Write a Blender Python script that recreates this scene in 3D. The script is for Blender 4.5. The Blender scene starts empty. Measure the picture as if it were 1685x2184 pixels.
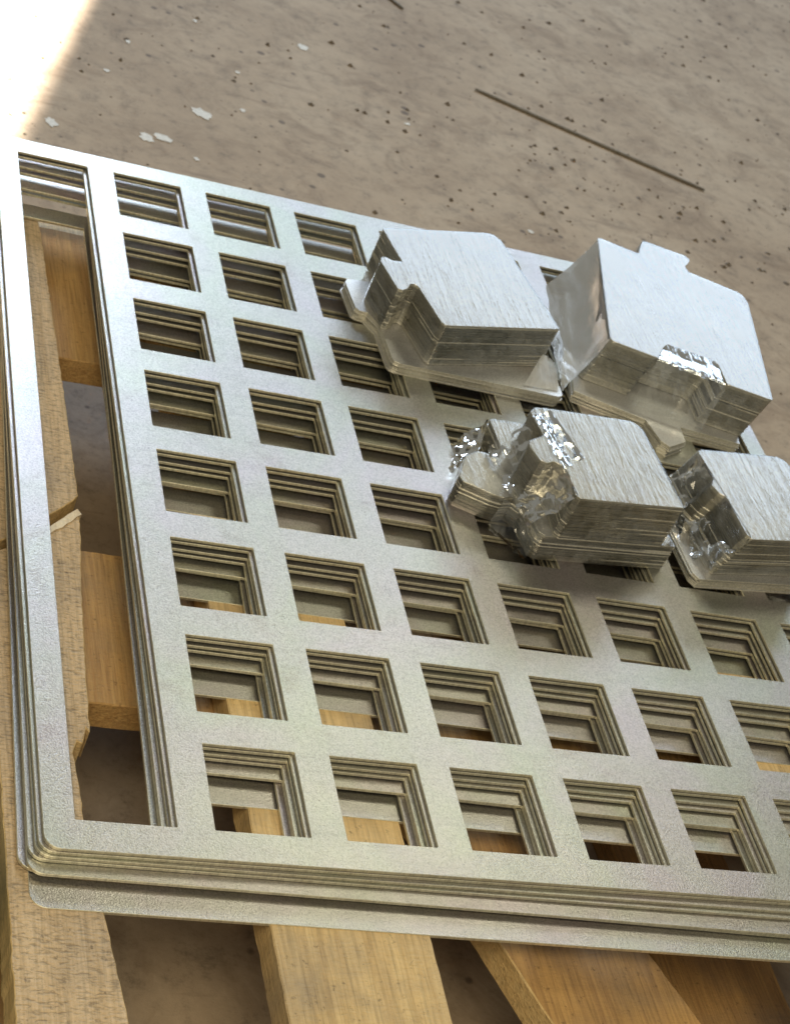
import bpy, bmesh, math, random
from mathutils import Vector, Matrix, noise

U = 0.08                      # one hole pitch of the grid plates in metres
scene = bpy.context.scene
C = scene.collection
random.seed(7)

# ------------------------------------------------------------------ camera
cam_d = bpy.data.cameras.new('camera')
cam = bpy.data.objects.new('camera', cam_d)
C.objects.link(cam)
cam.location = Vector((-3.99426, -7.70146, 9.42947)) * U
cam.rotation_mode = 'XYZ'
cam.rotation_euler = (0.890777, -0.368082, -0.210567)
cam_d.sensor_fit = 'VERTICAL'
cam_d.sensor_height = 24.0
cam_d.lens = 3833.41 / 2184.0 * 24.0
cam_d.clip_start = 0.02
cam_d.clip_end = 200
cam_d.dof.use_dof = True
cam_d.dof.focus_distance = 1.0
cam_d.dof.aperture_fstop = 18
scene.camera = cam

# ------------------------------------------------------------------ light
world = bpy.data.worlds.new('World')
scene.world = world
world.use_nodes = True
bg = world.node_tree.nodes['Background']
bg.inputs['Color'].default_value = (0.93, 0.91, 0.78, 1)
bg.inputs['Strength'].default_value = 0.20

def area(name, loc, target, sx, sy, watts, col, spread=math.pi):
    d = bpy.data.lights.new(name, 'AREA')
    d.shape = 'RECTANGLE'; d.size = sx; d.size_y = sy
    d.energy = watts; d.color = col; d.spread = spread
    o = bpy.data.objects.new(name, d); C.objects.link(o)
    o.location = loc
    o.rotation_euler = (Vector(target) - Vector(loc)).to_track_quat('-Z', 'Y').to_euler()
    return o
area('ceiling_or_fill_lamp', (1.35, 1.75, 2.5), (0.2, 0.3, 0), 1.3, 0.35, 12, (1.0, 0.95, 0.70))
area('ceiling_or_fill_lamp', (-0.75, -1.35, 2.6), (0.2, 0.3, 0), 1.6, 1.2, 54, (1.0, 0.86, 0.58))  # soft fill added behind the camera to brighten wood and hole walls
area('daylight_doorway', (0.38, 4.4, 2.15), (0.0, 0.7, 0), 0.75, 1.0, 66, (0.68, 0.82, 1.0))
area('daylight_window', (2.5, 4.1, 2.0), (0.3, 0.5, 0), 2.4, 1.2, 38, (0.64, 0.80, 1.0))
# low beam of daylight through the doorway, falling on the floor
bd = Vector((0.10, -0.55, -0.83)).normalized()
e3 = Vector((0.263, 0.965, 0)).normalized()
yl = (e3 - bd * e3.dot(bd)).normalized()
zl = -bd
xl = yl.cross(zl).normalized()
bw, bl = 0.7, 1.2
xf = xl - bd * (xl.z / bd.z)
edge_pt = Vector((0.30, 15.83, -2.61)) * U
cen = edge_pt - xf * (bw / 2)
d = bpy.data.lights.new('sun_through_door', 'AREA')
d.shape = 'RECTANGLE'; d.size = bw; d.size_y = bl; d.energy = 60; d.color = (1.0, 0.90, 0.76)
d.spread = math.radians(2.6)
o = bpy.data.objects.new('sun_through_door', d); C.objects.link(o)
M = Matrix((xl, yl, zl)).transposed().to_4x4()
M.translation = cen - bd * 1.6
o.matrix_world = M

scene.view_settings.view_transform = 'Standard'
scene.view_settings.look = 'None'
scene.view_settings.exposure = 0.0
scene.view_settings.gamma = 1.0
scene.render.engine = 'CYCLES'

# ------------------------------------------------------------------ materials
def newmat(name):
    m = bpy.data.materials.new(name); m.use_nodes = True
    nt = m.node_tree
    return m, nt, nt.nodes['Principled BSDF']
def nd(nt, t, **kw):
    n = nt.nodes.new(t)
    for k, v in kw.items():
        if k.startswith('_'): setattr(n, k[1:], v)
        else: n.inputs[k.replace('__', ' ')].default_value = v
    return n
def coords(nt, scale=(1, 1, 1), rot=(0, 0, 0), rnd=True):
    tc = nt.nodes.new('ShaderNodeTexCoord')
    mp = nt.nodes.new('ShaderNodeMapping')
    mp.inputs['Scale'].default_value = scale
    mp.inputs['Rotation'].default_value = rot
    nt.links.new(tc.outputs['Object'], mp.inputs['Vector'])
    if rnd:
        oi = nt.nodes.new('ShaderNodeObjectInfo')
        mul = nd(nt, 'ShaderNodeMath', _operation='MULTIPLY'); mul.inputs[1].default_value = 37.0
        nt.links.new(oi.outputs['Random'], mul.inputs[0])
        add = nd(nt, 'ShaderNodeVectorMath', _operation='ADD')
        nt.links.new(mp.outputs['Vector'], add.inputs[0]); nt.links.new(mul.outputs[0], add.inputs[1])
        return add.outputs[0]
    return mp.outputs['Vector']
def noise_n(nt, vec, scale, detail=3, rough=0.55, dist=0.0):
    n = nd(nt, 'ShaderNodeTexNoise', Scale=scale, Detail=detail, Roughness=rough, Distortion=dist)
    nt.links.new(vec, n.inputs['Vector']); return n.outputs['Fac']
def ramp(nt, fac, stops):
    r = nt.nodes.new('ShaderNodeValToRGB'); e = r.color_ramp.elements
    while len(e) < len(stops): e.new(0.5)
    for el, (p, c) in zip(e, stops):
        el.position = p; el.color = c if len(c) == 4 else (*c, 1)
    nt.links.new(fac, r.inputs['Fac']); return r.outputs['Color']
def mixc(nt, fac, a, b, mode='MIX'):
    m = nd(nt, 'ShaderNodeMix', _data_type='RGBA', _blend_type=mode)
    for s, v in ((0, fac), (6, a), (7, b)):
        if hasattr(v, 'links'): nt.links.new(v, m.inputs[s])
        elif s == 0: m.inputs[0].default_value = v
        else: m.inputs[s].default_value = (*v, 1)
    return m.outputs[2]
def bump(nt, bs, h, strength, dist):
    b = nd(nt, 'ShaderNodeBump', Strength=strength, Distance=dist)
    nt.links.new(h, b.inputs['Height']); nt.links.new(b.outputs['Normal'], bs.inputs['Normal']); return b
g = lambda v: (v, v, v)

def steel(name, base_a, base_b, r0, r1, grain=0.25, scale=1, metal=0.88):
    m, nt, bs = newmat(name)
    v = coords(nt)
    big = noise_n(nt, v, 9 * scale, 4, 0.6, 0.6)
    col = ramp(nt, big, [(0.33, base_a), (0.66, base_b)])
    spk = noise_n(nt, v, 900, 2, 0.7)
    col = mixc(nt, 0.6, col, ramp(nt, spk, [(0.32, g(0.45)), (0.50, g(0.82)), (0.66, g(1.08))]), 'MULTIPLY')
    scuff = noise_n(nt, coords(nt, (1, 12, 1), (0, 0, 0.5)), 16, 6, 0.72)
    col = mixc(nt, 0.4, col, ramp(nt, scuff, [(0.28, g(0.62)), (0.44, g(1.0))]), 'MULTIPLY')
    for rot in (0.35, -0.9, 1.9):                     # sparse fine scratches
        sc = nd(nt, 'ShaderNodeMath', _operation='SUBTRACT'); sc.inputs[1].default_value = 0.5
        nt.links.new(noise_n(nt, coords(nt, (1, 0.035, 1), (0, 0, rot)), 95, 2, 0.5, 0.1), sc.inputs[0])
        ab = nd(nt, 'ShaderNodeMath', _operation='ABSOLUTE'); nt.links.new(sc.outputs[0], ab.inputs[0])
        gate = ramp(nt, noise_n(nt, coords(nt), 17 + 3 * rot, 3, 0.6), [(0.56, g(0)), (0.66, g(0.45))])
        ln = ramp(nt, ab.outputs[0], [(0.0, g(1)), (0.006, g(0))])
        fac = nd(nt, 'ShaderNodeMath', _operation='MULTIPLY'); nt.links.new(gate, fac.inputs[0]); nt.links.new(ln, fac.inputs[1])
        col = mixc(nt, fac.outputs[0], col, (0.25, 0.24, 0.22))
    stain = noise_n(nt, v, 22, 6, 0.65, 1.0)
    col = mixc(nt, 0.5, col, ramp(nt, stain, [(0.58, g(1.0)), (0.74, (0.70, 0.62, 0.60, 1))]), 'MULTIPLY')
    nt.links.new(col, bs.inputs['Base Color'])
    bs.inputs['Metallic'].default_value = metal
    rr = nd(nt, 'ShaderNodeMapRange'); rr.inputs[3].default_value = r0; rr.inputs[4].default_value = r1
    nt.links.new(noise_n(nt, v, 26 * scale, 5, 0.65), rr.inputs[0])
    r2 = nd(nt, 'ShaderNodeMath', _operation='MULTIPLY_ADD'); nt.links.new(spk, r2.inputs[0]); r2.inputs[1].default_value = 0.22
    nt.links.new(rr.outputs[0], r2.inputs[2])
    nt.links.new(r2.outputs[0], bs.inputs['Roughness'])
    h = nd(nt, 'ShaderNodeMath', _operation='MULTIPLY_ADD')
    nt.links.new(noise_n(nt, v, 420, 3, 0.6), h.inputs[0]); h.inputs[1].default_value = 0.4; nt.links.new(spk, h.inputs[2])
    bump(nt, bs, h.outputs[0], grain, 0.0004)
    return m
M_plate = steel('galvanised_sheet', (0.525, 0.475, 0.485), (0.495, 0.505, 0.43), 0.16, 0.30, 0.45)  # pinkish and greenish clouds paint reflected surroundings into the steel colour
M_part = steel('mill_finish_sheet', (0.74, 0.73, 0.72), (0.84, 0.83, 0.82), 0.26, 0.38, 0.10, 2)

def cut_edge(name, a, b, met=0.9, rough=0.42):
    m, nt, bs = newmat(name)
    v = coords(nt, (1, 1, 0.08))
    st = noise_n(nt, v, 420, 3, 0.7)
    pat = noise_n(nt, coords(nt), 55, 4, 0.6)
    col = mixc(nt, 0.6, ramp(nt, pat, [(0.3, a), (0.7, b)]), ramp(nt, st, [(0.3, g(0.5)), (0.6, g(1.0))]), 'MULTIPLY')
    nt.links.new(col, bs.inputs['Base Color'])
    bs.inputs['Metallic'].default_value = met; bs.inputs['Roughness'].default_value = rough
    bump(nt, bs, st, 0.35, 0.0004)
    return m
M_edge = cut_edge('laser_cut_edge', (0.74, 0.69, 0.53), (0.90, 0.87, 0.70), 0.75, 0.45)
M_pedge = cut_edge('part_cut_edge', (0.76, 0.72, 0.60), (0.88, 0.85, 0.74), 0.70, 0.45)

def wood(name, light, dark, stain, rough_cut=0.5, rot=0.0):
    m, nt, bs = newmat(name)
    v = coords(nt, (26, 0.8, 26), (0, 0, rot))
    grain = noise_n(nt, v, 7, 7, 0.66, 1.0)
    fine = noise_n(nt, coords(nt, (1, 0.045, 1), (0, 0, rot)), 520, 4, 0.65)
    saw = noise_n(nt, coords(nt, (0.5, 1.5, 1), (0, 0, rot + 0.08)), 360, 3, 0.6, 0.6)
    pits = noise_n(nt, coords(nt), 260, 3, 0.6)
    blot = noise_n(nt, coords(nt), 11, 5, 0.6)
    col = ramp(nt, grain, [(0.28, dark), (0.62, light)])
    col = mixc(nt, ramp(nt, blot, [(0.48, g(0.0)), (0.72, g(0.8))]), col, stain)
    col = mixc(nt, 0.5, col, ramp(nt, fine, [(0.32, g(0.45)), (0.55, g(1.0))]), 'MULTIPLY')
    col = mixc(nt, 0.6, col, ramp(nt, pits, [(0.26, g(0.22)), (0.38, g(1.0))]), 'MULTIPLY')
    col = mixc(nt, min(0.9, rough_cut * 0.3), col, ramp(nt, saw, [(0.34, g(0.42)), (0.50, g(1.0))]), 'MULTIPLY')
    nt.links.new(col, bs.inputs['Base Color'])
    bs.inputs['Roughness'].default_value = 0.75
    h = nd(nt, 'ShaderNodeMath', _operation='MULTIPLY_ADD')
    nt.links.new(saw, h.inputs[0]); h.inputs[1].default_value = rough_cut * 2; nt.links.new(fine, h.inputs[2])
    bump(nt, bs, h.outputs[0], 0.55, 0.0016)
    return m
M_wood = wood('pallet_pine', (0.80, 0.58, 0.28), (0.62, 0.41, 0.17), (0.36, 0.28, 0.19), 0.5)
M_rough = wood('weathered_pine', (0.76, 0.57, 0.36), (0.60, 0.42, 0.23), (0.42, 0.33, 0.24), 2.4)
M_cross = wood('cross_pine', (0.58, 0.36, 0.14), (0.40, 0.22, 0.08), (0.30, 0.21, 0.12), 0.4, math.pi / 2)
M_dirty = wood('dirty_pine', (0.56, 0.33, 0.12), (0.38, 0.21, 0.08), (0.26, 0.18, 0.11), 0.3)
M_split = wood('fresh_split_pine', (0.86, 0.74, 0.55), (0.70, 0.55, 0.36), (0.75, 0.62, 0.45), 0.8)

m, nt, bs = newmat('workshop_concrete'); M_floor = m
v = coords(nt, rnd=False)
col = ramp(nt, noise_n(nt, v, 3.2, 6, 0.62, 0.5), [(0.28, (0.300, 0.222, 0.152)), (0.5, (0.395, 0.305, 0.218)), (0.74, (0.47, 0.38, 0.285))])
col = mixc(nt, ramp(nt, noise_n(nt, v, 14, 6, 0.7, 0.8), [(0.50, g(0)), (0.70, g(0.6))]), col, (0.18, 0.12, 0.072))
col = mixc(nt, 0.85, col, ramp(nt, noise_n(nt, v, 45, 8, 0.82), [(0.30, g(0.42)), (0.47, g(0.95)), (0.7, g(1.15))]), 'MULTIPLY')
vor = nd(nt, 'ShaderNodeTexVoronoi', Scale=38.0, Randomness=1.0); nt.links.new(v, vor.inputs['Vector'])
sel = noise_n(nt, v, 8, 3, 0.6)
thr = nd(nt, 'ShaderNodeMath', _operation='MULTIPLY_ADD'); nt.links.new(sel, thr.inputs[0]); thr.inputs[1].default_value = 0.75; thr.inputs[2].default_value = -0.26
sub = nd(nt, 'ShaderNodeMath', _operation='SUBTRACT'); nt.links.new(thr.outputs[0], sub.inputs[0]); nt.links.new(vor.outputs['Distance'], sub.inputs[1])
col = mixc(nt, ramp(nt, sub.outputs[0], [(0.0, g(0)), (0.07, g(0.75))]), col, (0.085, 0.06, 0.042))
streak = noise_n(nt, coords(nt, (1.0, 9, 1), (0, 0, 0.55), False), 5, 5, 0.7)
col = mixc(nt, ramp(nt, streak, [(0.62, g(0)), (0.75, g(0.5))]), col, (0.15, 0.105, 0.07))
nt.links.new(col, bs.inputs['Base Color']); bs.inputs['Roughness'].default_value = 0.72
bump(nt, bs, noise_n(nt, v, 160, 5, 0.7), 0.3, 0.002)

def plain(name, colr, rough=0.6, met=0.0, sc=150, var=0.5):
    m, nt, bs = newmat(name)
    c = mixc(nt, 0.8, colr, ramp(nt, noise_n(nt, coords(nt), sc, 4, 0.65), [(0.3, g(1 - var)), (0.6, g(1.0))]), 'MULTIPLY')
    nt.links.new(c, bs.inputs['Base Color']); bs.inputs['Roughness'].default_value = rough; bs.inputs['Metallic'].default_value = met
    return m
M_grit = plain('dark_grit', (0.15, 0.115, 0.08))
M_chip = plain('white_paint', (0.72, 0.70, 0.66), 0.6, 0, 220, 0.35)
M_rod = plain('dark_steel_wire', (0.21, 0.185, 0.155), 0.6, 0.2)
M_olive = plain('olive_paint', (0.075, 0.075, 0.042), 0.32, 0.0, 30, 0.3)
M_teal = plain('grey_green_paint', (0.19, 0.25, 0.21), 0.4, 0.0, 30, 0.3)
M_brown = plain('brown_paint', (0.16, 0.11, 0.09), 0.5, 0.0, 30, 0.3)

# clear stretch film: thin glossy sheet that lets most light straight through
def film_mat(name, h0, h1, rough, gloss=1.5):
    m = bpy.data.materials.new(name); m.use_nodes = True
    nt = m.node_tree; nt.nodes.clear()
    out = nt.nodes.new('ShaderNodeOutputMaterial')
    tr = nd(nt, 'ShaderNodeBsdfTransparent'); tr.inputs['Color'].default_value = (0.97, 0.975, 0.97, 1)
    gl = nd(nt, 'ShaderNodeBsdfGlossy', Roughness=rough); gl.inputs['Color'].default_value = (1, 1, 1, 1)
    df = nd(nt, 'ShaderNodeBsdfTranslucent'); df.inputs['Color'].default_value = (0.9, 0.92, 0.95, 1)
    dd = nd(nt, 'ShaderNodeBsdfDiffuse'); dd.inputs['Color'].default_value = (0.9, 0.92, 0.95, 1)
    haze = nd(nt, 'ShaderNodeMixShader'); haze.inputs[0].default_value = 0.5
    nt.links.new(df.outputs[0], haze.inputs[1]); nt.links.new(dd.outputs[0], haze.inputs[2])
    st = noise_n(nt, coords(nt, (1, 0.07, 0.5), (0.1, 0.1, -0.35)), 240, 4, 0.7, 0.4)
    pat = noise_n(nt, coords(nt), 22, 4, 0.6, 0.8)
    hsum = st
    for sc_, rt, wd in ((30, 0.25, 0.03), (46, -0.6, 0.02), (22, 1.3, 0.02)):
        n0 = noise_n(nt, coords(nt, (1, 0.22, 1), (0.2, 0, rt)), sc_, 2, 0.5, 0.6)
        s0 = nd(nt, 'ShaderNodeMath', _operation='SUBTRACT'); nt.links.new(n0, s0.inputs[0]); s0.inputs[1].default_value = 0.5
        a0 = nd(nt, 'ShaderNodeMath', _operation='ABSOLUTE'); nt.links.new(s0.outputs[0], a0.inputs[0])
        r0 = ramp(nt, a0.outputs[0], [(0.0, g(1.0)), (wd, g(0.0))])
        h0_ = nd(nt, 'ShaderNodeMath', _operation='MULTIPLY_ADD'); nt.links.new(r0, h0_.inputs[0]); h0_.inputs[1].default_value = 0.11; nt.links.new(hsum, h0_.inputs[2])
        hsum = h0_.outputs[0]
    bp = nd(nt, 'ShaderNodeBump', Strength=0.16, Distance=0.002); nt.links.new(hsum, bp.inputs['Height'])
    for n in (gl, df, dd): nt.links.new(bp.outputs[0], n.inputs['Normal'])
    fr = nd(nt, 'ShaderNodeFresnel', IOR=1.5); nt.links.new(bp.outputs[0], fr.inputs['Normal'])
    f2 = nd(nt, 'ShaderNodeMath', _operation='MULTIPLY_ADD', _use_clamp=True); nt.links.new(fr.outputs[0], f2.inputs[0]); f2.inputs[1].default_value = gloss; f2.inputs[2].default_value = 0.0
    mm = nd(nt, 'ShaderNodeMath', _operation='MULTIPLY'); nt.links.new(st, mm.inputs[0]); nt.links.new(pat, mm.inputs[1])
    hz = ramp(nt, mm.outputs[0], [(0.18, g(h0)), (0.42, g(h1))])
    m1 = nt.nodes.new('ShaderNodeMixShader'); nt.links.new(hz, m1.inputs[0]); nt.links.new(tr.outputs[0], m1.inputs[1]); nt.links.new(haze.outputs[0], m1.inputs[2])
    m2 = nt.nodes.new('ShaderNodeMixShader'); nt.links.new(f2.outputs[0], m2.inputs[0]); nt.links.new(m1.outputs[0], m2.inputs[1]); nt.links.new(gl.outputs[0], m2.inputs[2])
    nt.links.new(m2.outputs[0], out.inputs['Surface'])
    return m
M_film = film_mat('stretch_film', 0.0, 0.34, 0.05)
M_milky = film_mat('folded_stretch_film', 0.55, 0.92, 0.25, 0.7)

# the upper plates fan open a little towards the far end: floor and pallet lie 2 degrees off the top plate
FAN = [0.0, 0.0022, 0.0105, 0.0145, 0.0245, 0.030, 0.038]
TILT = Matrix.Translation((0, 0, -0.21 * U)) @ Matrix.Rotation(-FAN[-1], 4, 'X') @ Matrix.Translation((0, 0, 0.21 * U))
def tilted(o):
    o.matrix_world = TILT @ o.matrix_basis
    return o
# ------------------------------------------------------------------ helpers
def link(name, me, mats, parent=None):
    for mt in (mats if isinstance(mats, (list, tuple)) else [mats]):
        if mt.name not in [x.name for x in me.materials if x]: me.materials.append(mt)
    o = bpy.data.objects.new(name, me); C.objects.link(o)
    if parent is not None: o.parent = parent
    return o
def tag(o, label=None, cat=None, group=None, kind=None):
    if label: o['label'] = label
    if cat: o['category'] = cat
    if group: o['group'] = group
    if kind: o['kind'] = kind
    return o
def empty(name, loc=(0, 0, 0)):
    o = bpy.data.objects.new(name, None); C.objects.link(o)
    o.location = loc; o.empty_display_size = 0.02
    return o
def prism(name, pts, z0, z1, side_mat=0, wob=0.0):
    """closed outline (pitch units) extruded from z0 to z1; material 0 on top/bottom, side_mat on the sides"""
    a = sum(pts[i][0] * pts[(i + 1) % len(pts)][1] - pts[(i + 1) % len(pts)][0] * pts[i][1] for i in range(len(pts)))
    if a < 0: pts = pts[::-1]
    bm = bmesh.new()
    r = lambda: random.uniform(-wob, wob)
    lo = [bm.verts.new(((x + r()) * U, (y + r()) * U, z0 * U)) for x, y in pts]
    hi = [bm.verts.new((x * U, y * U, z1 * U)) for x, y in pts]
    bm.faces.new(hi); bm.faces.new(lo[::-1])
    n = len(pts)
    for i in range(n):
        f = bm.faces.new((lo[i], lo[(i + 1) % n], hi[(i + 1) % n], hi[i])); f.material_index = side_mat
    me = bpy.data.meshes.new(name); bm.to_mesh(me); bm.free()
    return me
def bev(o, w):
    b = o.modifiers.new('bevel', 'BEVEL'); b.width = w; b.segments = 1; b.limit_method = 'ANGLE'; b.angle_limit = math.radians(50)
def rough_edge(pts, step=0.22, j=0.008):
    out = []
    for i, (x, y) in enumerate(pts):
        x2, y2 = pts[(i + 1) % len(pts)]
        L = math.hypot(x2 - x, y2 - y); n = max(1, int(L / step))
        for k in range(n):
            t = k / n; s = j if k else 0
            out.append((x + (x2 - x) * t + random.uniform(-s, s), y + (y2 - y) * t + random.uniform(-s, s)))
    return out

# ------------------------------------------------------------------ floor
ZF = -2.01
me = bpy.data.meshes.new('floor')
L = 12.0
me.from_pydata([(-L, -L, ZF * U), (L, -L, ZF * U), (L, L, ZF * U), (-L, L, ZF * U)], [], [(0, 1, 2, 3)])
floor = link('concrete_floor', me, M_floor)
tilted(floor)
tag(floor, 'stained tan concrete workshop floor under the pallet', kind='structure')
def splat(x, y, rx, ry, rot, seed, mat=M_chip, h=0.012):
    rnd = random.Random(seed); n = 18; pts = []
    for k in range(n):
        a = 2 * math.pi * k / n; q = rnd.uniform(0.62, 1.1)
        px, py = rx * q * math.cos(a), ry * q * math.sin(a)
        pts.append((x + px * math.cos(rot) - py * math.sin(rot), y + px * math.sin(rot) + py * math.cos(rot)))
    return link('paint_spot', prism('paint_spot', pts, ZF + 0.004, ZF + h), mat, floor)
for i, a in enumerate([(2.59, 15.22, 0.184, 0.146, -0.9), (1.88, 14.19, 0.140, 0.123, 0.2), (1.64, 14.08, 0.108, 0.134, 0.6), (4.73, 18.45, 0.097, 0.123, 0.1), (0.29, 13.90, 0.097, 0.146, 0.2), (1.24, 15.86, 0.054, 0.056, 0.0), (3.27, 15.63, 0.054, 0.056, 0.0), (2.04, 18.85, 0.065, 0.134, 0.2), (2.90, 18.39, 0.038, 0.056, 0.0), (3.38, 16.89, 0.038, 0.056, 0.0), (1.67, 17.01, 0.043, 0.067, 0.0), (6.14, 16.55, 0.065, 0.045, 0.3), (2.31, 13.79, 0.038, 0.056, 0.0), (7.53, 13.90, 0.054, 0.056, 0.5)]):
    splat(*a, seed=i + 3)

# ------------------------------------------------------------------ pallet
ZT = -0.21                    # top of the deck boards
pallet = empty('wooden_pallet', (2.5 * U, 3 * U, ZF * U))
tag(pallet, 'worn pine pallet with a split deck board carrying the steel plates', 'pallet')
def keep(o):                  # parent without moving (meshes are in world coordinates)
    o.parent = pallet; o.matrix_parent_inverse = Matrix.Translation(-pallet.location)
    return o
def board(name, pts, z1, th, mat, mats=None, step=0.12, j=0.0035, b=0.0008):
    o = link(name, prism(name, rough_edge(pts, step, j), z1 - th, z1, 1 if mats else 0, 0.003), mats or mat)
    bev(o, b); return keep(o)
TH = 0.29
# near half of the split board, with its splintered end
near_a = [(-1.44, -3.2), (-0.62, -3.2), (-0.72, -1.44), (-0.80, -0.60), (-0.86, -0.10), (-0.88, 0.55), (-0.90, 0.80), (-0.86, 0.92), (-0.82, 0.90),
          (-0.78, 1.06), (-0.755, 1.02), (-0.74, 1.4), (-0.70, 2.4), (-0.635, 3.38), (-0.64, 3.58), (-0.90, 3.30), (-1.18, 3.02), (-1.43, 2.86)]
o = board('deck_board', near_a, ZT, TH, None, [M_rough, M_wood], 0.07, 0.0055, 0.0006); tag(o, 'rough pale deck board half with a jagged broken tip')
far_a = [(-1.43, 3.00), (-1.18, 3.16), (-0.92, 3.44), (-0.66, 3.72), (-0.61, 3.80), (-0.62, 5.0), (-0.66, 7.9), (-0.68, 8.45), (-1.45, 8.45)]
o = board('deck_board', far_a, ZT - 0.03, TH - 0.03, None, [M_rough, M_wood], 0.07, 0.0055, 0.0006)
# pale splintered face at the split
pts = rough_edge([(-0.645, 3.565), (-0.615, 3.50), (-0.90, 3.20), (-1.10, 3.02), (-1.12, 3.06), (-0.90, 3.285)], 0.06, 0.012)
o = link('splinter', prism('splinter', pts, ZT - 0.2, ZT + 0.012), M_split); keep(o)
board('deck_board', [(0.37, -3.2), (1.56, -3.2), (1.58, -0.6), (1.60, 8.45), (0.38, 8.45)], ZT, TH, None, [M_wood, M_wood])
board('deck_board', [(5.0, -3.2), (6.2, -3.2), (6.2, 8.45), (5.0, 8.45)], ZT, TH, None, [M_wood, M_wood])
# loose skewed board lying lower between the cross boards
o = board('deck_board', [(3.25, -3.3), (4.55, -3.0), (3.61, -0.475), (2.98, 1.40), (1.74, 1.30), (2.32, -0.445)], -0.5, TH, None, [M_dirty, M_wood])
tag(o, 'loose skewed deck board lying a little lower than its neighbours')
ZC = ZT - TH - 0.002
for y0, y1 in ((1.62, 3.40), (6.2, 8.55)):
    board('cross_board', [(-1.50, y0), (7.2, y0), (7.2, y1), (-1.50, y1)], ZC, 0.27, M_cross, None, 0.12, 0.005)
o = link('splinter', prism('splinter', rough_edge([(-0.66, 8.57), (-0.66, 8.72), (0.2, 8.70), (0.2, 8.57)], 0.08, 0.006), ZC - 0.22, ZC - 0.02), M_split); keep(o)
ZB = ZC - 0.272
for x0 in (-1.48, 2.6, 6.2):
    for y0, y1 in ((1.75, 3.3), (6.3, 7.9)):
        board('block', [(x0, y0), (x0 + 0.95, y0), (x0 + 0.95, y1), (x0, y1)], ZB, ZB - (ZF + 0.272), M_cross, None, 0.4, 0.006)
for x0, x1 in ((-1.50, -0.72), (4.62, 5.84)):
    board('bottom_board', [(x0, -3.2), (x1, -3.2), (x1, 8.4), (x0, 8.4)], ZF + 0.27, 0.27, M_dirty, None, 0.2, 0.004)

tilted(pallet)
# ------------------------------------------------------------------ steel grid plates
T = 0.03
XL, XR, YF, YB = -1.225, 6.93, -0.257, 8.79
xs = [XL, -1.0, -0.278] + [v for c in range(7) for v in (c, c + 0.719)] + [XR]
ys = [YF] + [v for r in range(8) for v in (r * 1.1062, r * 1.1062 + 0.792)] + [YB]
def plate_mesh():
    bm = bmesh.new()
    nx, ny = len(xs) - 1, len(ys) - 1
    def hole(i, j):
        if i == 1: return 0 < j < ny - 1              # long slot beside the left rim
        return i >= 3 and i % 2 == 1 and j % 2 == 1 and i < nx
    cache = {}
    def V(x, y, z):
        k = (round(x, 5), round(y, 5), z)
        if k not in cache: cache[k] = bm.verts.new((x * U, y * U, z * U))
        return cache[k]
    R = 0.12
    edges = {}
    for i in range(nx):
        for j in range(ny):
            if hole(i, j): continue
            x0, x1, y0, y1 = xs[i], xs[i + 1], ys[j], ys[j + 1]
            loop = []
            for (cx, cy, sx, sy, a0) in ((x0, y0, 1, 1, 180), (x1, y0, -1, 1, 270), (x1, y1, -1, -1, 0), (x0, y1, 1, -1, 90)):
                corner = (cx in (XL, XR)) and (cy in (YF, YB))
                if corner:
                    ox, oy = cx + sx * R, cy + sy * R
                    for k in range(7):
                        a = math.radians(a0 + 15 * k); loop.append((ox + R * math.cos(a), oy + R * math.sin(a)))
                else: loop.append((cx, cy))
            f = bm.faces.new([V(x, y, 0) for x, y in loop]); f.material_index = 0
            f = bm.faces.new([V(x, y, -T * 0.97) for x, y in loop][::-1]); f.material_index = 0
            for k in range(len(loop)):
                a = tuple(round(q, 5) for q in loop[k]); b = tuple(round(q, 5) for q in loop[(k + 1) % len(loop)])
                if (b, a) in edges: del edges[(b, a)]
                else: edges[(a, b)] = 1
    for a, b in edges:
        f = bm.faces.new((V(*b, 0), V(*a, 0), V(*a, -T * 0.97), V(*b, -T * 0.97))); f.material_index = 1
    bmesh.ops.recalc_face_normals(bm, faces=bm.faces)
    me = bpy.data.meshes.new('steel_grid_plate'); bm.to_mesh(me); bm.free()
    return me
pm = plate_mesh()
order = ['topmost steel grid plate of the stack, carrying the wrapped bundles',
         'second steel grid plate from the top, just under the topmost one',
         'third steel grid plate from the top of the stack',
         'fourth steel grid plate from the top, peeking out along the rim',
         'fifth steel grid plate from the top, rim stepping out in front',
         'sixth steel grid plate from the top, sticking out furthest beside the slot rim',
         'bottom steel grid plate of the stack, lying directly on the pallet boards']
offs = [(0, 0, 0), (-0.030, -0.010, 0.0006), (-0.047, -0.024, -0.0067), (-0.088, -0.028, -0.0130), (-0.092, -0.121, -0.0200), (-0.145, -0.068, -0.0275), (-0.072, -0.349, -0.0160)]
for i, (dx, dy, rz) in enumerate(offs):
    o = link('steel_grid_plate', pm, [M_plate, M_edge])
    pv = Matrix.Translation(Vector((XL + dx, YF + dy, -i * T)) * U) @ Matrix.Rotation(-FAN[i], 4, 'X') @ Matrix.Rotation(rz, 4, 'Z') @ Matrix.Translation(Vector((-XL, -YF, 0)) * U)
    o.matrix_world = pv
    bev(o, 0.00028)
    tag(o, order[i], 'steel plate', 'perforated plates stacked on the pallet')

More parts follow.
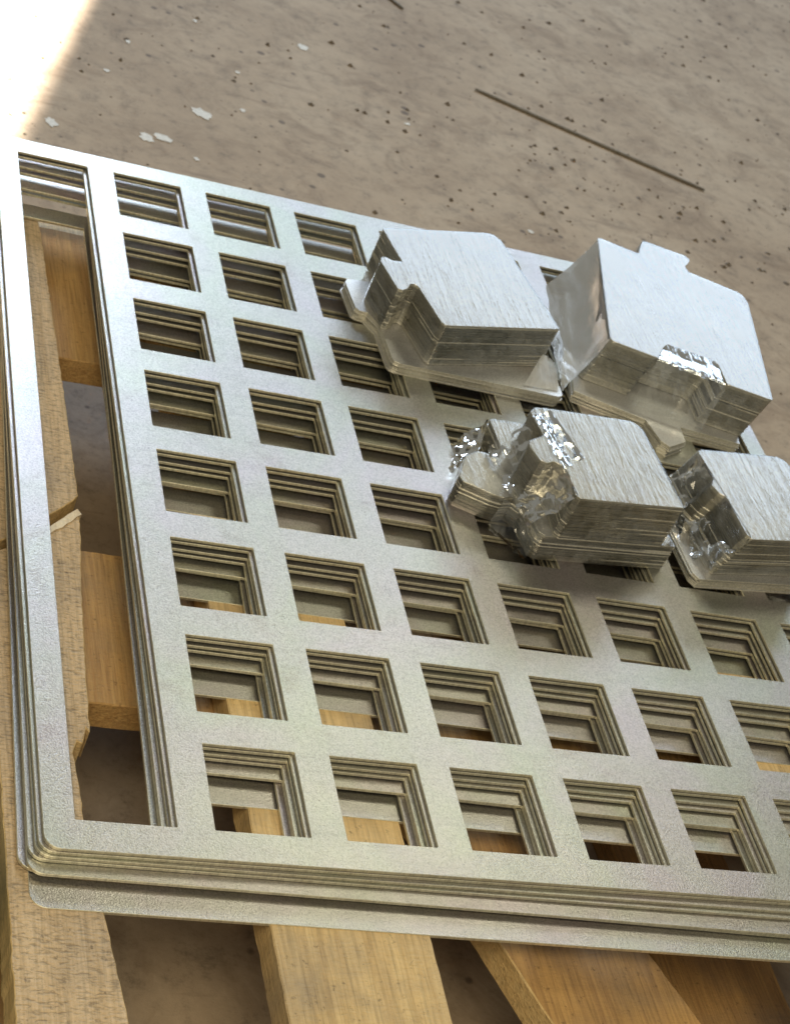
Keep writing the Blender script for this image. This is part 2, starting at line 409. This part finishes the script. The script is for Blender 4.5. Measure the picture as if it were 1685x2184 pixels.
# ------------------------------------------------------------------ wrapped bundles of cut parts
def hull2(pts):
    pts = sorted(set(pts)); 
    def half(p):
        h = []
        for q in p:
            while len(h) > 1 and (h[-1][0] - h[-2][0]) * (q[1] - h[-2][1]) - (h[-1][1] - h[-2][1]) * (q[0] - h[-2][0]) <= 0: h.pop()
            h.append(q)
        return h[:-1]
    return half(pts) + half(pts[::-1])
def inside(p, poly):
    c = False; n = len(poly)
    for i in range(n):
        (x1, y1), (x2, y2) = poly[i], poly[(i + 1) % n]
        if (y1 > p[1]) != (y2 > p[1]) and p[0] < (x2 - x1) * (p[1] - y1) / (y2 - y1) + x1: c = not c
    return c
def dist_poly(p, poly):
    best = (9, None); n = len(poly)
    for i in range(n):
        a = Vector(poly[i]); b = Vector(poly[(i + 1) % n]); q = Vector(p)
        t = max(0, min(1, (q - a).dot(b - a) / max(1e-9, (b - a).length_squared))); c = a + (b - a) * t
        dd_ = (q - c).length
        if dd_ < best[0]: best = (dd_, c)
    return best
def wr(x, y, z, f, seed):
    a = noise.noise(Vector((x * f + seed * 3.1, y * f - seed, z * f)))
    return 1 - 2.4 * abs(a)                          # ridged: sharp creases
def film(parent, poly, z0, z1, shear, seed, spots=(), tight=0.5, n=240, rings=15, caps=16, off=0.006):
    hl = hull2(poly)
    if tight > 0.8:                                  # film shrunk tight onto the outline itself
        a2 = sum(poly[i][0] * poly[(i + 1) % len(poly)][1] - poly[(i + 1) % len(poly)][0] * poly[i][1] for i in range(len(poly)))
        hl = list(poly) if a2 > 0 else list(poly)[::-1]
    per = []; Ls = [math.dist(hl[i], hl[(i + 1) % len(hl)]) for i in range(len(hl))]; tot = sum(Ls)
    for k in range(n):
        s = tot * k / n; i = 0
        while s > Ls[i]: s -= Ls[i]; i += 1
        a, b = hl[i], hl[(i + 1) % len(hl)]; t = s / Ls[i]
        per.append((a[0] + (b[0] - a[0]) * t, a[1] + (b[1] - a[1]) * t))
    cx = sum(p[0] for p in per) / n; cy = sum(p[1] for p in per) / n
    ctr = Vector((cx, cy)); vs = []; fs = []; amp_v = []
    def amp(x, y): return sum(q[3] * math.exp(-((x - q[0]) ** 2 + (y - q[1]) ** 2) / q[2] ** 2) for q in spots)
    near = [dist_poly(q, poly) for q in per]
    for r in range(rings + 1):
        t = r / rings; z = z0 + 0.01 + (z1 + off - z0 - 0.01) * t
        for (x, y), (d_, c_) in zip(per, near):
            p = Vector((x, y)); A = amp(x, y)
            if d_ > 0.015: p = p.lerp(Vector(c_), tight)
            out_ = (p - ctr).normalized()
            w = wr(x, y, z * 1.4, 4.5, seed) * 0.6 + wr(x, y, z, 11, seed + 4) * 0.4
            k = off + A * (0.45 + 0.55 * w) * (0.4 if r == rings else 1)
            p = p + out_ * k * (1 if tight < 0.8 or r > 0 else 0.5)
            vs.append(((p.x + shear[0] * (1 - t)) * U, (p.y + shear[1] * (1 - t)) * U, (z + (A * 0.5 * wr(x, y, z, 8, seed + 9) if r > 0 and (r < rings or tight < 0.8) else 0)) * U)); amp_v.append(A)
    if tight > 0.8: caps = 1
    for q in range(1, caps):
        s = 1 - q / caps
        for (x, y) in per:
            px, py = cx + (x - cx) * s, cy + (y - cy) * s
            A = amp(px, py); z = z1 + off * 0.8
            if not inside((px, py), poly):
                d_, c_ = dist_poly((px, py), poly)
                px, py = px + (c_[0] - px) * tight, py + (c_[1] - py) * tight
                z -= min(0.2, d_ * (1 - tight) * 0.8)
            z += max(0.0, A * 0.07 * wr(px, py, 1, 5, seed + 2)) + 0.0015 * max(0, wr(px, py * 0.3, 2, 5, seed))
            vs.append((px * U, py * U, z * U)); amp_v.append(A)
    vs.append((cx * U, cy * U, (z1 + off * 0.8) * U)); amp_v.append(0)
    tot_r = rings + caps
    for r in range(tot_r - 1):
        for k in range(n):
            k2 = (k + 1) % n
            fs.append((r * n + k, r * n + k2, (r + 1) * n + k2, (r + 1) * n + k))
    last = (tot_r - 1) * n
    if tight > 0.8: vs.pop(); fs.append(tuple(range(last, last + n)))
    else: fs += [(last + k, last + (k + 1) % n, len(vs) - 1) for k in range(n)]
    me = bpy.data.meshes.new('film_wrap'); me.from_pydata(vs, [], fs)
    me.polygons.foreach_set('use_smooth', [(amp_v[f[0]] < 0.045 and len(f) < 5) or i >= n * (rings + 1) for i, f in enumerate(fs)]); me.update()
    o = link('film_wrap', me, M_film); o.parent = parent; o.matrix_parent_inverse = Matrix.Translation(-parent.location)
    return o
def flap(parent, a, b, c, d, seed, amp=0.05, nu=26, nv=20, bulge=0.0, mat=None):
    """loose piece of film spanning four corners a-b (upper edge) and d-c (lower edge), creased"""
    a, b, c, d = (Vector(q) for q in (a, b, c, d)); nrm = (b - a).cross(d - a).normalized(); vs = []; fs = []
    for i in range(nv + 1):
        v = i / nv
        for k in range(nu + 1):
            u = k / nu
            p = a.lerp(b, u).lerp(d.lerp(c, u), v)
            e = math.sin(math.pi * min(1, v * 1.2 + 0.05)) ** 0.5 if v < 0.79 else 1
            w = wr(p.x * 0.6, p.y, p.z, 4, seed) * 0.65 + wr(p.x, p.y, p.z, 10, seed + 3) * 0.35
            edge = 0.02 * wr(u * 3, v, 0, 2, seed + 7) * (v > 0.9)
            p = p + nrm * (bulge * math.sin(math.pi * u) * math.sin(math.pi * v) + amp * w * e * min(1, v * 4)) + Vector((edge, edge, 0))
            vs.append(p * U)
    for i in range(nv):
        for k in range(nu): q = i * (nu + 1) + k; fs.append((q, q + 1, q + nu + 2, q + nu + 1))
    me = bpy.data.meshes.new('film_flap'); me.from_pydata(vs, [], fs)
    me.polygons.foreach_set('use_smooth', [True] * len(fs))
    o = link('film_flap', me, mat or M_film); o.parent = parent; o.matrix_parent_inverse = Matrix.Translation(-parent.location)
    return o
def bundle(name, label, poly, z0, z1, count, shear=(0, 0), jit=0.006, seed=1, wrap=True, spots=(), tight=0.97, group=None):
    rnd = random.Random(seed)
    cx = sum(p[0] for p in poly) / len(poly); cy = sum(p[1] for p in poly) / len(poly)
    root = empty(name, (cx * U, cy * U, z0 * U))
    tag(root, label, 'metal parts', group)
    th = (z1 - z0) / count
    me = prism('steel_part', [(x - cx, y - cy) for x, y in poly], 0, th * 0.92, 1)
    for k in range(count):
        t = k / max(1, count - 1)
        o = link('steel_part', me, [M_part, M_pedge], root)
        j = (jit * (2.2 if rnd.random() < 0.10 else 1)) if k < count - 1 else 0
        o.location = ((shear[0] * (1 - t) + rnd.gauss(0, j)) * U, (shear[1] * (1 - t) + rnd.gauss(0, j)) * U, th * k * U)
        o.rotation_euler.z = rnd.gauss(0, j * 0.6)
        bev(o, 0.00012)
    if wrap: film(root, poly, z0, z1, shear, seed, spots, tight)
    return root
GRP = 'wrapped stacks of cut steel parts on the top plate'
p1 = [(2.59, 7.51), (3.88, 7.88), (3.97, 7.87), (4.03, 7.78), (4.30, 6.30), (2.94, 5.95), (2.90, 6.0), (2.78, 6.55), (2.74, 6.58), (2.69, 6.56), (2.64, 6.47), (2.58, 6.42), (2.53, 6.43), (2.44, 6.87), (2.46, 6.94), (2.51, 6.96), (2.58, 6.92), (2.69, 6.94)]
p1l = [(2.56, 5.96), (2.58, 5.91), (2.63, 5.885), (3.9, 5.85), (4.40, 5.835), (4.45, 5.87), (4.46, 5.95), (4.42, 7.40), (2.58, 7.45), (2.56, 7.25), (2.32, 7.22), (2.29, 7.16), (2.32, 6.72), (2.36, 6.68), (2.44, 6.67), (2.54, 6.49)]
bundle('parts_bundle', 'thin lower stack of steel parts poking out under the notched bundle', p1l, 0.0, 0.13, 8, jit=0.010, seed=11, wrap=False)
first = bundle('parts_bundle', 'squarish film-wrapped stack of steel parts with notched rim, askew on a thinner stack', p1, 0.135, 0.63, 34, jit=0.003, seed=2)
p2 = [(5.37, 8.28), (5.42, 8.29), (5.86, 8.13), (6.00, 8.43), (6.04, 8.45), (6.53, 8.34), (6.57, 8.28), (6.55, 8.22), (6.45, 8.1), (6.45, 7.99), (7.03, 7.79), (7.09, 7.73), (7.10, 7.6), (6.67, 5.75), (6.62, 5.76), (6.16, 5.88), (6.18, 6.22), (6.14, 6.27), (5.62, 6.40), (5.57, 6.37), (5.40, 6.11), (4.92, 6.25), (4.89, 6.30)]
p2l = [(4.62, 5.99), (5.38, 5.72), (5.46, 5.40), (5.54, 5.32), (5.78, 5.46), (5.80, 5.70), (6.50, 5.60), (6.86, 7.30), (6.30, 7.6), (5.1, 7.9)]
bundle('parts_bundle', 'low stack of steel parts under the largest bundle, tongue showing below the notch', p2l, 0.0, 0.13, 8, jit=0.010, seed=14, wrap=False)
big = bundle('parts_bundle', 'largest film-wrapped stack of steel parts with a tab behind and a notch in front', p2, 0.135, 0.65, 34, shear=(-0.13, -0.02), jit=0.0035, seed=4, spots=[(5.95, 8.2, 0.25, 0.05), (5.8, 6.25, 0.2, 0.03)])
p3 = [(3.40, 4.53), (3.46, 4.60), (3.57, 4.62), (4.50, 4.67), (4.58, 4.62), (4.61, 4.55), (4.68, 3.48), (3.57, 3.37), (3.53, 3.42), (3.55, 3.72), (3.52, 3.80), (3.44, 3.84), (3.36, 3.80), (3.30, 3.82), (3.24, 4.0), (3.26, 4.08), (3.44, 4.20)]
p3l = [(3.31, 4.98), (3.36, 5.0), (4.72, 5.05), (4.86, 3.52), (3.45, 3.39), (3.40, 3.44), (3.36, 3.80), (3.28, 3.88), (3.16, 3.84), (3.06, 3.86), (2.78, 3.98), (2.76, 4.05), (2.90, 4.36), (3.05, 4.46), (3.24, 4.44), (3.33, 4.55)]
low3 = bundle('parts_bundle', 'stack of steel parts with protruding tongue, directly under the crumpled film bundle', p3l, 0.0, 0.30, 20, jit=0.004, seed=7)
up3 = bundle('parts_bundle', 'small stack of steel parts in heavily crumpled clear film', p3, 0.305, 0.80, 33, jit=0.003, seed=5)
p4 = [(5.33, 4.60), (5.38, 4.63), (6.30, 4.74), (6.38, 4.70), (6.42, 4.60), (6.62, 3.56), (5.47, 3.38), (5.43, 3.43), (5.40, 3.95), (5.34, 4.0), (5.30, 4.1), (5.36, 4.2)]
p4l = [(5.12, 3.42), (5.17, 3.34), (6.6, 3.49), (6.5, 4.6), (5.08, 4.5)]
bundle('parts_bundle', 'thin stack of steel parts underneath the bundle whose side is cut off by the frame', p4l, 0.0, 0.11, 7, jit=0.010, seed=21, wrap=False)
up4 = bundle('parts_bundle', 'film-wrapped stack of steel parts beside the crumpled bundle, partly out of frame', p4, 0.115, 0.65, 36, shear=(-0.14, 0.05), jit=0.003, seed=9)

flap(big, (5.36, 8.24, .66), (4.89, 6.28, .66), (4.50, 6.02, .06), (4.86, 7.95, .10), 3, 0.022, bulge=0.05, mat=M_milky)
flap(big, (5.60, 6.40, .657), (6.17, 6.26, .657), (6.17, 5.86, .63), (5.39, 6.08, .63), 8, 0.006)
flap(big, (5.39, 6.08, .63), (6.17, 5.86, .63), (5.98, 5.62, .20), (5.22, 5.84, .20), 12, 0.010)
flap(first, (4.33, 6.95, .55), (4.32, 6.30, .60), (4.52, 6.02, .06), (4.66, 6.75, .12), 5, 0.05, bulge=-0.05, mat=M_milky)
flap(first, (4.00, 5.90, .14), (4.42, 5.92, .14), (4.50, 6.35, .15), (4.25, 6.28, .30), 6, 0.02, mat=M_milky)
flap(up3, (3.44, 4.58, .81), (3.55, 3.40, .81), (3.24, 3.42, .34), (3.08, 4.45, .36), 21, 0.075, 40, 30, bulge=0.06)
flap(up3, (3.62, 4.60, .815), (3.78, 3.95, .815), (3.50, 3.72, .84), (3.36, 4.42, .86), 27, 0.04, 26, 14)
flap(up3, (4.62, 4.50, .80), (4.69, 3.52, .80), (4.86, 3.50, .36), (4.84, 4.40, .40), 23, 0.05, 34, 22, bulge=-0.03)
flap(low3, (3.30, 5.00, .31), (3.06, 4.46, .31), (2.80, 4.40, .02), (3.06, 5.02, .02), 31, 0.06, 28, 20, bulge=0.06)
flap(low3, (3.16, 3.84, .30), (3.44, 3.40, .31), (3.34, 3.34, .01), (3.06, 3.72, .01), 33, 0.03, 24, 18)
flap(up4, (5.32, 4.60, .66), (5.46, 3.39, .66), (5.20, 3.40, .12), (4.98, 4.52, .14), 41, 0.075, 40, 28, bulge=0.06)
# ------------------------------------------------------------------ small things on the floor and beside the pallet
def rod(name, a, b, r, label):
    a, b = Vector(a) * U, Vector(b) * U; n = 10; segs = 14; vs = []; fs = []
    ax = (b - a).normalized(); sd = ax.cross(Vector((0, 0, 1))).normalized()
    for i in range(segs + 1):
        t = i / segs
        c = a.lerp(b, t) + sd * (0.02 * U * math.sin(3.1 * t))
        rr = r * U * (0.7 if i in (0, segs) else 1)
        for k in range(n):
            q = 2 * math.pi * k / n
            vs.append(c + (sd * math.cos(q) + Vector((0, 0, 1)) * math.sin(q)) * rr)
    for i in range(segs):
        for k in range(n): fs.append((i * n + k, i * n + (k + 1) % n, (i + 1) * n + (k + 1) % n, (i + 1) * n + k))
    fs += [tuple(range(n))[::-1], tuple(range(segs * n, segs * n + n))]
    me = bpy.data.meshes.new(name); me.from_pydata(vs, [], fs)
    return tag(tilted(link(name, me, M_rod)), label, 'rod')
rz = ZF + 0.028
rod('steel_rod', (7.85, 18.52, rz), (11.73, 16.80, rz), 0.028, 'long thin dark rod lying on the open concrete floor')
rod('steel_rod', (7.14, 21.2, rz), (6.5, 22.2, rz), 0.028, 'short end of dark rod on the floor far beyond the plates')

rnd = random.Random(5); vs = []; fs = []
for k in range(1500):
    x = rnd.uniform(-1, 19); y = rnd.uniform(9.2, 28)
    if rnd.random() < 0.2: x, y = 11 + rnd.gauss(0, 2.4), 15.5 + rnd.gauss(0, 1.8)
    r = 0.013 + 0.062 * rnd.random() ** 4; b0 = len(vs)
    h = r * rnd.uniform(0.4, 0.9)
    for q in range(6):
        a = q * math.pi / 3 + rnd.random(); rr = r * rnd.uniform(0.6, 1.1)
        vs.append(((x + rr * math.cos(a)) * U, (y + rr * math.sin(a)) * U, (ZF - 0.002) * U))
    vs.append((x * U, y * U, (ZF + h) * U))
    for q in range(6): fs.append((b0 + q, b0 + (q + 1) % 6, b0 + 6))
me = bpy.data.meshes.new('floor_grit'); me.from_pydata(vs, [], fs)
tag(tilted(link('floor_grit', me, M_grit)), 'dark grit and metal crumbs scattered over the concrete', 'grit', kind='stuff')

def tube(name, x, y, z_top, r, mat, label, rim=0.05):
    """standing capped tube: (radius, height) profile turned round"""
    prof = [(r, ZF), (r, z_top - 0.06), (r - 0.015, z_top), (r - rim, z_top + 0.004), (r - rim - 0.02, z_top - 0.03), (0.001, z_top - 0.03)]
    n = 64; vs = []; fs = []
    for (q, z) in prof:
        for k in range(n):
            a = 2 * math.pi * k / n; vs.append(((x + q * math.cos(a)) * U, (y + q * math.sin(a)) * U, z * U))
    for i in range(len(prof) - 1):
        for k in range(n): fs.append((i * n + k, i * n + (k + 1) % n, (i + 1) * n + (k + 1) % n, (i + 1) * n + k))
    me = bpy.data.meshes.new(name); me.from_pydata(vs, [], fs)
    me.polygons.foreach_set('use_smooth', [True] * len(me.polygons))
    return tag(tilted(link(name, me, mat)), label, 'tube')
tube('capped_tube', -2.20, 2.45, 0.35, 0.67, M_olive, 'dark olive round tube standing close against the side of the plates')
tube('capped_tube', -2.33, -0.55, 0.25, 0.74, M_teal, 'grey green round tube standing beside the split pallet board')
tube('capped_tube', -0.90, 15.1, -1.2, 0.30, M_brown, 'brown round tube end standing on the sunlit patch of floor')
